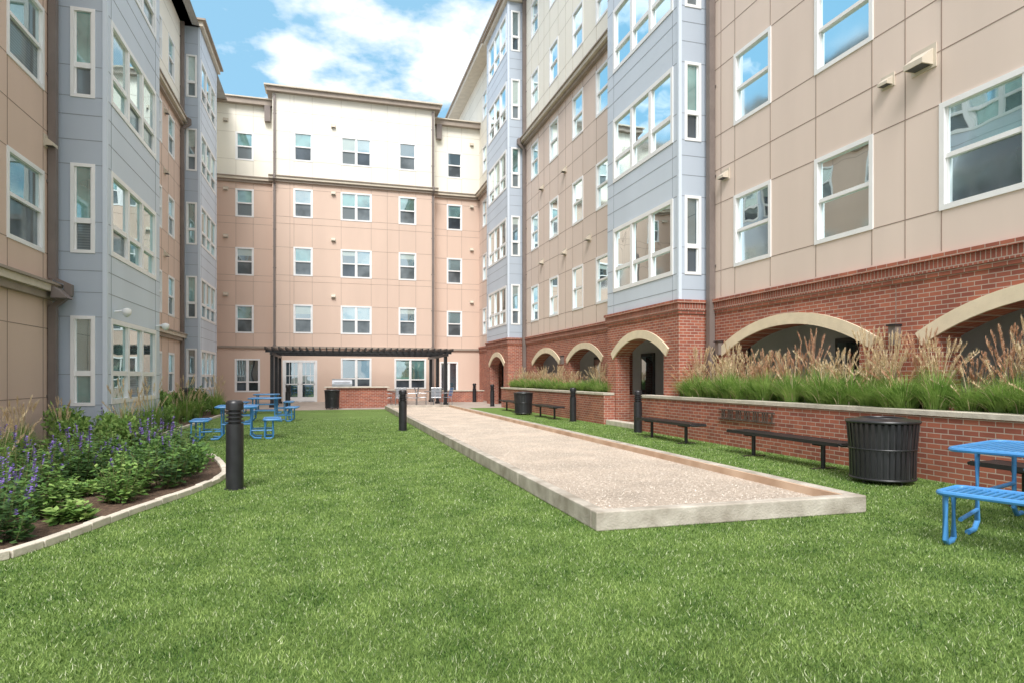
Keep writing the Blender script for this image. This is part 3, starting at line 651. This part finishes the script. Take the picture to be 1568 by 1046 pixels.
# ------------------------------------------------------------------ vegetation
M['gblade']=leafmat('grass_blade',(.13,.26,.045),(.38,.53,.15),5,.35)
M['plume']=leafmat('plume_tan',(.64,.49,.30),(.88,.76,.54),7,.35,.8)
M['plumep']=leafmat('plume_rust',(.55,.30,.19),(.74,.52,.35),7,.35,.8)
M['leafd']=leafmat('leaf_dark',(.035,.09,.03),(.11,.21,.065),8)
M['leafm']=leafmat('leaf_mid',(.07,.16,.035),(.21,.36,.09),8)
M['leafl']=leafmat('leaf_light',(.17,.31,.07),(.36,.50,.15),8)
M['purple']=leafmat('purple_flower',(.16,.10,.38),(.32,.22,.60),20)
M['stem']=leafmat('stem',(.10,.12,.04),(.20,.18,.08),8,.1)
def grass_mesh(name,nb,h,spread,nplume,ph,pm='plume',seed=0,w=.009):
    R=random.Random(seed); m=MB()
    for i in range(nb):
        a=R.uniform(0,2*math.pi); r0=R.uniform(0,.12)*spread/.4; H=h*R.uniform(.55,1.1); ln=R.uniform(.15,1)*spread; d=(math.cos(a),math.sin(a)); px,py=-d[1],d[0]
        pts=[]
        for k in range(5):
            t=k/4; rr=r0+ln*t**1.8; z=H*(t-.42*t**3*(ln/spread)) ; ww=w*(1-t*.9)
            pts.append(((d[0]*rr-px*ww,d[1]*rr-py*ww,z),(d[0]*rr+px*ww,d[1]*rr+py*ww,z)))
        mm='gblade' if R.random()<.95 else 'plume'
        for p,q in zip(pts[:-1],pts[1:]): m.poly([p[0],p[1],q[1],q[0]],mm)
    for i in range(nplume):
        a=R.uniform(0,2*math.pi); ln=R.uniform(.1,.9)*spread; H=ph*R.uniform(.62,1.12); d=(math.cos(a),math.sin(a)); px,py=-d[1],d[0]
        f=lambda t:Vector((d[0]*(.04+ln*t**1.7),d[1]*(.04+ln*t**1.7),H*(t-.12*t**3)))
        for k in range(4):
            p,q=f(k/4),f((k+1)/4); m.poly([p+Vector((px,py,0))*.003,p-Vector((px,py,0))*.003,q-Vector((px,py,0))*.003,q+Vector((px,py,0))*.003],'stem' if k<2 else pm)
        L0=R.uniform(.18,.32)/H
        for k in range(18):
            t=1-L0+L0*k/17; p=f(t); sz=.042*math.sin(math.pi*(.12+.85*k/18)); 
            for q in range(2):
                an=R.uniform(0,2*math.pi); dd=Vector((math.cos(an),math.sin(an),0)); tip=p+dd*sz*1.0+Vector((0,0,.05)); sd=Vector((-dd.y,dd.x,0))*.007
                m.poly([p-sd,p+sd,tip],pm)
    return m.mesh(name)
def bush_mesh(name,n,rx,rz,ls,mat,mat2=None,flowers=0,seed=0,spike=False):
    R=random.Random(seed); m=MB()
    if spike:
        for s in range(n):
            a=R.uniform(0,6.28); r=rx*math.sqrt(R.random()); bx,by=r*math.cos(a)*.6,r*math.sin(a)*.6; tx,ty=r*math.cos(a)+R.uniform(-.05,.05),r*math.sin(a)+R.uniform(-.05,.05); H=rz*R.uniform(.5,1.2)*(1-.25*(r/rx)**2)
            m.poly([(bx-.004,by,0),(bx+.004,by,0),(tx+.002,ty,H),(tx-.002,ty,H)],'stem')
            nl=20
            for k in range(nl):
                t=.1+.82*k/nl; p=Vector((bx+(tx-bx)*t,by+(ty-by)*t,H*t)); an=R.uniform(0,6.28); L=ls*R.uniform(.6,1.2)*(1.1-.5*t)
                d=Vector((math.cos(an),math.sin(an),R.uniform(-.3,.6))).normalized(); sd=Vector((-math.sin(an),math.cos(an),R.uniform(-.3,.3)))*L*.26
                m.poly([p,p+d*L*.5+sd,p+d*L,p+d*L*.5-sd],mat if R.random()<.7 or not mat2 else mat2)
            if R.random()<flowers:
                for k in range(14):
                    t=.82+.24*k/14; p=Vector((bx+(tx-bx)*t,by+(ty-by)*t,H*t)); an=R.uniform(0,6.28); d=Vector((math.cos(an),math.sin(an),.4))*.026; sd=Vector((-math.sin(an),math.cos(an),.3))*.01
                    m.poly([p-sd,p+d,p+sd+Vector((0,0,.012))],'purple')
    else:
        lobes=[(R.uniform(-.45,.45)*rx,R.uniform(-.45,.45)*rx,R.uniform(.35,.75)*rz,R.uniform(.35,.6)) for _ in range(7)]
        for i in range(n):
            lx,ly,lz,lr=R.choice(lobes); v=Vector((R.gauss(0,1),R.gauss(0,1),R.gauss(0,1))).normalized()*(R.random()**.4)*lr
            p=Vector((lx+v.x*rx,ly+v.y*rx,max(.02,lz+v.z*rz*.8)))
            d=Vector((R.gauss(0,1)+v.x*2,R.gauss(0,1)+v.y*2,R.gauss(0,.6)+.5)).normalized(); sd=d.cross(Vector((R.gauss(0,1),R.gauss(0,1),R.gauss(0,1)))).normalized(); L=ls*R.uniform(.6,1.3)
            m.poly([p,p+d*L*.5+sd*L*.28,p+d*L,p+d*L*.5-sd*L*.28],mat if R.random()<.7 or not mat2 else mat2)
        for k in range(10):
            a=R.uniform(0,6.28); m.poly([(-.004,0,0),(.004,0,0),(rx*.5*math.cos(a)+.003,rx*.5*math.sin(a),rz*.8),(rx*.5*math.cos(a)-.003,rx*.5*math.sin(a),rz*.8)],'stem')
    return m.mesh(name)
def put(me,name,x,y,z,s=1,sz=None):
    o=bpy.data.objects.new(name,me); o.location=(x,y,z); o.rotation_euler=(random.uniform(-.05,.05),random.uniform(-.05,.05),random.uniform(0,6.28)); o.scale=(s,s,sz or s); SC.collection.objects.link(o); return o
GR=[grass_mesh('og',560,.82,.58,8,1.15,'plume' if i%3 else 'plumep',i) for i in range(6)]
GR2=[grass_mesh('og2',300,.80,.42,34,1.3,'plume' if i%3 else 'plumep',10+i) for i in range(5)]
y=-1.0
while y<13.8:
    put(random.choice(GR),'ornamental_grass',8.38+random.uniform(-.12,.12),y+random.uniform(-.12,.12),.86,random.uniform(.8,1.1),random.uniform(.62,1.0))
    put(random.choice(GR2),'ornamental_grass',8.72+random.uniform(-.14,.1),y+.2+random.uniform(-.12,.12),.86,random.uniform(.7,.95),random.uniform(.66,1.12))
    y+=.37
y=18.1
while y<29.2:
    put(random.choice(GR),'ornamental_grass',8.4+random.uniform(-.1,.1),y,.86,random.uniform(.6,.9),random.uniform(.5,.8))
    if random.random()<.7: put(random.choice(GR2),'ornamental_grass',8.7,y+.25,.86,random.uniform(.6,.8),random.uniform(.55,.85))
    y+=.42
SALV=[bush_mesh('sal',28,.36,.68,.12,'leafd','leafm',(.6,.3,.12,.4)[i],i,True) for i in range(4)]
SALL=[bush_mesh('sall',26,.34,.6,.13,'leafm','leafl',.05,8+i,True) for i in range(2)]
SHR=[bush_mesh('shr',1000,.5,.55,.08,'leafm','leafl' if i%2 else 'leafd',0,20+i) for i in range(4)]
SHL=[bush_mesh('shl',800,.42,.5,.09,'leafl','leafm',0,26+i) for i in range(2)]
HOS=[bush_mesh('hos',16,.3,.3,.2,'leafl','leafm',0,30+i,True) for i in range(2)]
LG=[grass_mesh('lg',280,.85,.42,12,1.25,'plume',40+i) for i in range(2)]
def edge_x(y): return float(np.interp(y,ey,ex))
pl=[]
def tryput(me,name,x,y,md,s,sz=None):
    if x>edge_x(y)-.3: return
    if x<-5.3 and y<20 or (x<-6.1): return
    if x<-4.4 and 15.3<y<20.2: return
    for p in pl:
        if (p[0]-x)**2+(p[1]-y)**2<md*md: return
    pl.append((x,y)); put(me,name,x,y,.03,s,sz)
for i in range(16):
    tryput(random.choice(LG),'ornamental_grass',random.uniform(-5.2,-4.0),random.uniform(8.0,13.5),.45,random.uniform(.75,1.05))
for i in range(20):
    tryput(random.choice(LG),'ornamental_grass',random.uniform(-4.4,-3.95),random.uniform(15.8,28),.8,random.uniform(.8,1.2))
for i in range(800):
    y=random.uniform(6.2,12.5); x=random.uniform(-5.0,-1.6); r=random.random()
    if r<.52: tryput(random.choice(SALV),'salvia_plant',x,y,.42,random.uniform(.7,1.15))
    elif r<.68: tryput(random.choice(SALL),'green_shrub',x,y,.44,random.uniform(.7,1.05))
    elif r<.8: tryput(random.choice(SHR),'green_shrub',x,y,.46,random.uniform(.5,.8))
    elif r<.9: tryput(random.choice(HOS),'hosta_plant',x,y,.34,random.uniform(.5,.9))
for i in range(900):
    y=random.uniform(11.5,29); x=random.uniform(-6,-2.5); r=random.random()
    if r<.22: tryput(random.choice(SALV+SALL),'salvia_plant',x,y,.55,random.uniform(.8,1.1))
    elif r<.36: tryput(random.choice(LG),'ornamental_grass',x,y,.6,random.uniform(.8,1.15))
    elif r<.6: tryput(random.choice(SHL),'green_shrub',x,y,.55,random.uniform(.7,1.1),random.uniform(.8,1.8))
    else: tryput(random.choice(SHR),'green_shrub',x,y,.55,random.uniform(.7,1.15),random.uniform(.7,1.7))
# turf blades
n=760000
d=1.6+22*rng.beta(1.0,2.0,n); th=rng.uniform(-.62,1.15,n)
px=d*np.sin(th); py=d*np.cos(th)
ok=(px>np.interp(py,ey,ex)+.06)&(px<7.88)&~((px>BX0-.01)&(px<BX1+.01)&(py>BY0-.01)&(py<BY1))&(py<28.8)
px,py,d=px[ok],py[ok],d[ok]; n=len(px)
hh=rng.uniform(.010,.028,n); ww=(.0016+.00036*d)*rng.uniform(.7,1.3,n); a=rng.uniform(0,2*np.pi,n); la=rng.uniform(0,2*np.pi,n); ll=rng.uniform(.1,1.1,n)*hh
V=np.empty((n,3,3),np.float32)
V[:,0,0]=px-np.cos(a)*ww; V[:,0,1]=py-np.sin(a)*ww; V[:,0,2]=.0
V[:,1,0]=px+np.cos(a)*ww; V[:,1,1]=py+np.sin(a)*ww; V[:,1,2]=.0
V[:,2,0]=px+np.cos(la)*ll; V[:,2,1]=py+np.sin(la)*ll; V[:,2,2]=hh
me=bpy.data.meshes.new('turf_blades'); me.vertices.add(n*3); me.loops.add(n*3); me.polygons.add(n)
me.vertices.foreach_set('co',V.ravel()); me.loops.foreach_set('vertex_index',np.arange(n*3,dtype=np.int32))
me.polygons.foreach_set('loop_start',np.arange(0,n*3,3,dtype=np.int32))
clump=rng.random(n)
mi=np.where(clump<.07,1,np.where(clump<.50,2,0)).astype(np.int32)
M['tblade']=leafmat('turf_blade',(.15,.26,.055),(.36,.48,.15),2.0,.3,.5)
M['tblade2']=leafmat('turf_blade_pale',(.48,.56,.32),(.70,.74,.48),30,.3,.45)
M['tblade3']=leafmat('turf_blade_deep',(.045,.105,.02),(.14,.23,.05),2.0,.25,.5)
for k in ('tblade','tblade2','tblade3'): me.materials.append(M[k])
me.polygons.foreach_set('material_index',mi); me.update(calc_edges=True)
o=bpy.data.objects.new('turf_grass_blades',me); SC.collection.objects.link(o)
# ------------------------------------------------------------------ world, sun, camera
SE=math.radians(50); az=(-.30,-.954)
rot=math.atan2(az[0],az[1])
w=bpy.data.worlds.new('World'); SC.world=w; w.use_nodes=True; N=w.node_tree.nodes; L=w.node_tree.links
bg=N['Background']; bg.inputs['Strength'].default_value=.15
sk=N.new('ShaderNodeTexSky'); sk.sky_type='NISHITA'; sk.sun_disc=False; sk.sun_elevation=SE; sk.sun_rotation=rot; sk.dust_density=1.5; sk.ozone_density=1.2
hz=N.new('ShaderNodeMixRGB'); hz.inputs[0].default_value=.78; L.new(sk.outputs[0],hz.inputs[1]); hz.inputs[2].default_value=(2.5,5.0,6.9,1)
tc=N.new('ShaderNodeTexCoord'); sp=N.new('ShaderNodeSeparateXYZ'); L.new(tc.outputs['Generated'],sp.inputs[0])
def math_(op,a,b=None,clamp=False):
    n=N.new('ShaderNodeMath'); n.operation=op; n.use_clamp=clamp
    for i,v in enumerate((a,b)):
        if v is None: continue
        if isinstance(v,(int,float)): n.inputs[i].default_value=v
        else: L.new(v,n.inputs[i])
    return n.outputs[0]
z2=math_('ADD',math_('MAXIMUM',sp.outputs[2],.04),.12)
cb=N.new('ShaderNodeCombineXYZ'); L.new(math_('DIVIDE',sp.outputs[0],z2),cb.inputs[0]); L.new(math_('DIVIDE',sp.outputs[1],z2),cb.inputs[1]); cb.inputs[2].default_value=5.1
cn=N.new('ShaderNodeTexNoise'); cn.inputs['Scale'].default_value=4.2; cn.inputs['Detail'].default_value=11; cn.inputs['Roughness'].default_value=.54; L.new(cb.outputs[0],cn.inputs['Vector'])
mz=N.new('ShaderNodeMapRange'); mz.inputs[1].default_value=.5; mz.inputs[2].default_value=.85; mz.inputs[3].default_value=0; mz.inputs[4].default_value=.16; L.new(sp.outputs[2],mz.inputs[0])  # extra cloud added overhead, out of view, to lift ambient light
my=N.new('ShaderNodeMapRange'); my.inputs[1].default_value=.2; my.inputs[2].default_value=-.4; my.inputs[3].default_value=0; my.inputs[4].default_value=.14; L.new(sp.outputs[1],my.inputs[0])  # more unseen cloud added behind the camera, also for ambient light
sm=math_('ADD',math_('ADD',cn.outputs['Fac'],mz.outputs[0]),my.outputs[0])
cr=N.new('ShaderNodeValToRGB'); cr.color_ramp.elements[0].position=.47; cr.color_ramp.elements[1].position=.64; L.new(sm,cr.inputs[0])
mx=N.new('ShaderNodeMixRGB'); L.new(cr.outputs[0],mx.inputs[0]); L.new(hz.outputs[0],mx.inputs[1]); mx.inputs[2].default_value=(9.0,9.1,9.4,1)
L.new(mx.outputs[0],bg.inputs['Color'])
sl=bpy.data.lights.new('Sun','SUN'); sl.energy=4.2; sl.angle=math.radians(26); sl.color=(1,.975,.94)
so=bpy.data.objects.new('sun_light',sl); SC.collection.objects.link(so)
dirv=Vector((az[0]*math.cos(SE),az[1]*math.cos(SE),math.sin(SE))); so.rotation_euler=dirv.to_track_quat('Z','Y').to_euler()
cam=bpy.data.cameras.new('Camera'); cam.sensor_width=36; cam.lens=22.5; cam.shift_y=.035; cam.clip_end=3000; cam.clip_start=.05
co=bpy.data.objects.new('Camera',cam); co.location=(0,0,1.4); co.rotation_euler=(math.radians(90),0,-math.radians(15.89)); SC.collection.objects.link(co); SC.camera=co
SC.view_settings.view_transform='Standard'; SC.view_settings.look='None'; SC.view_settings.exposure=0
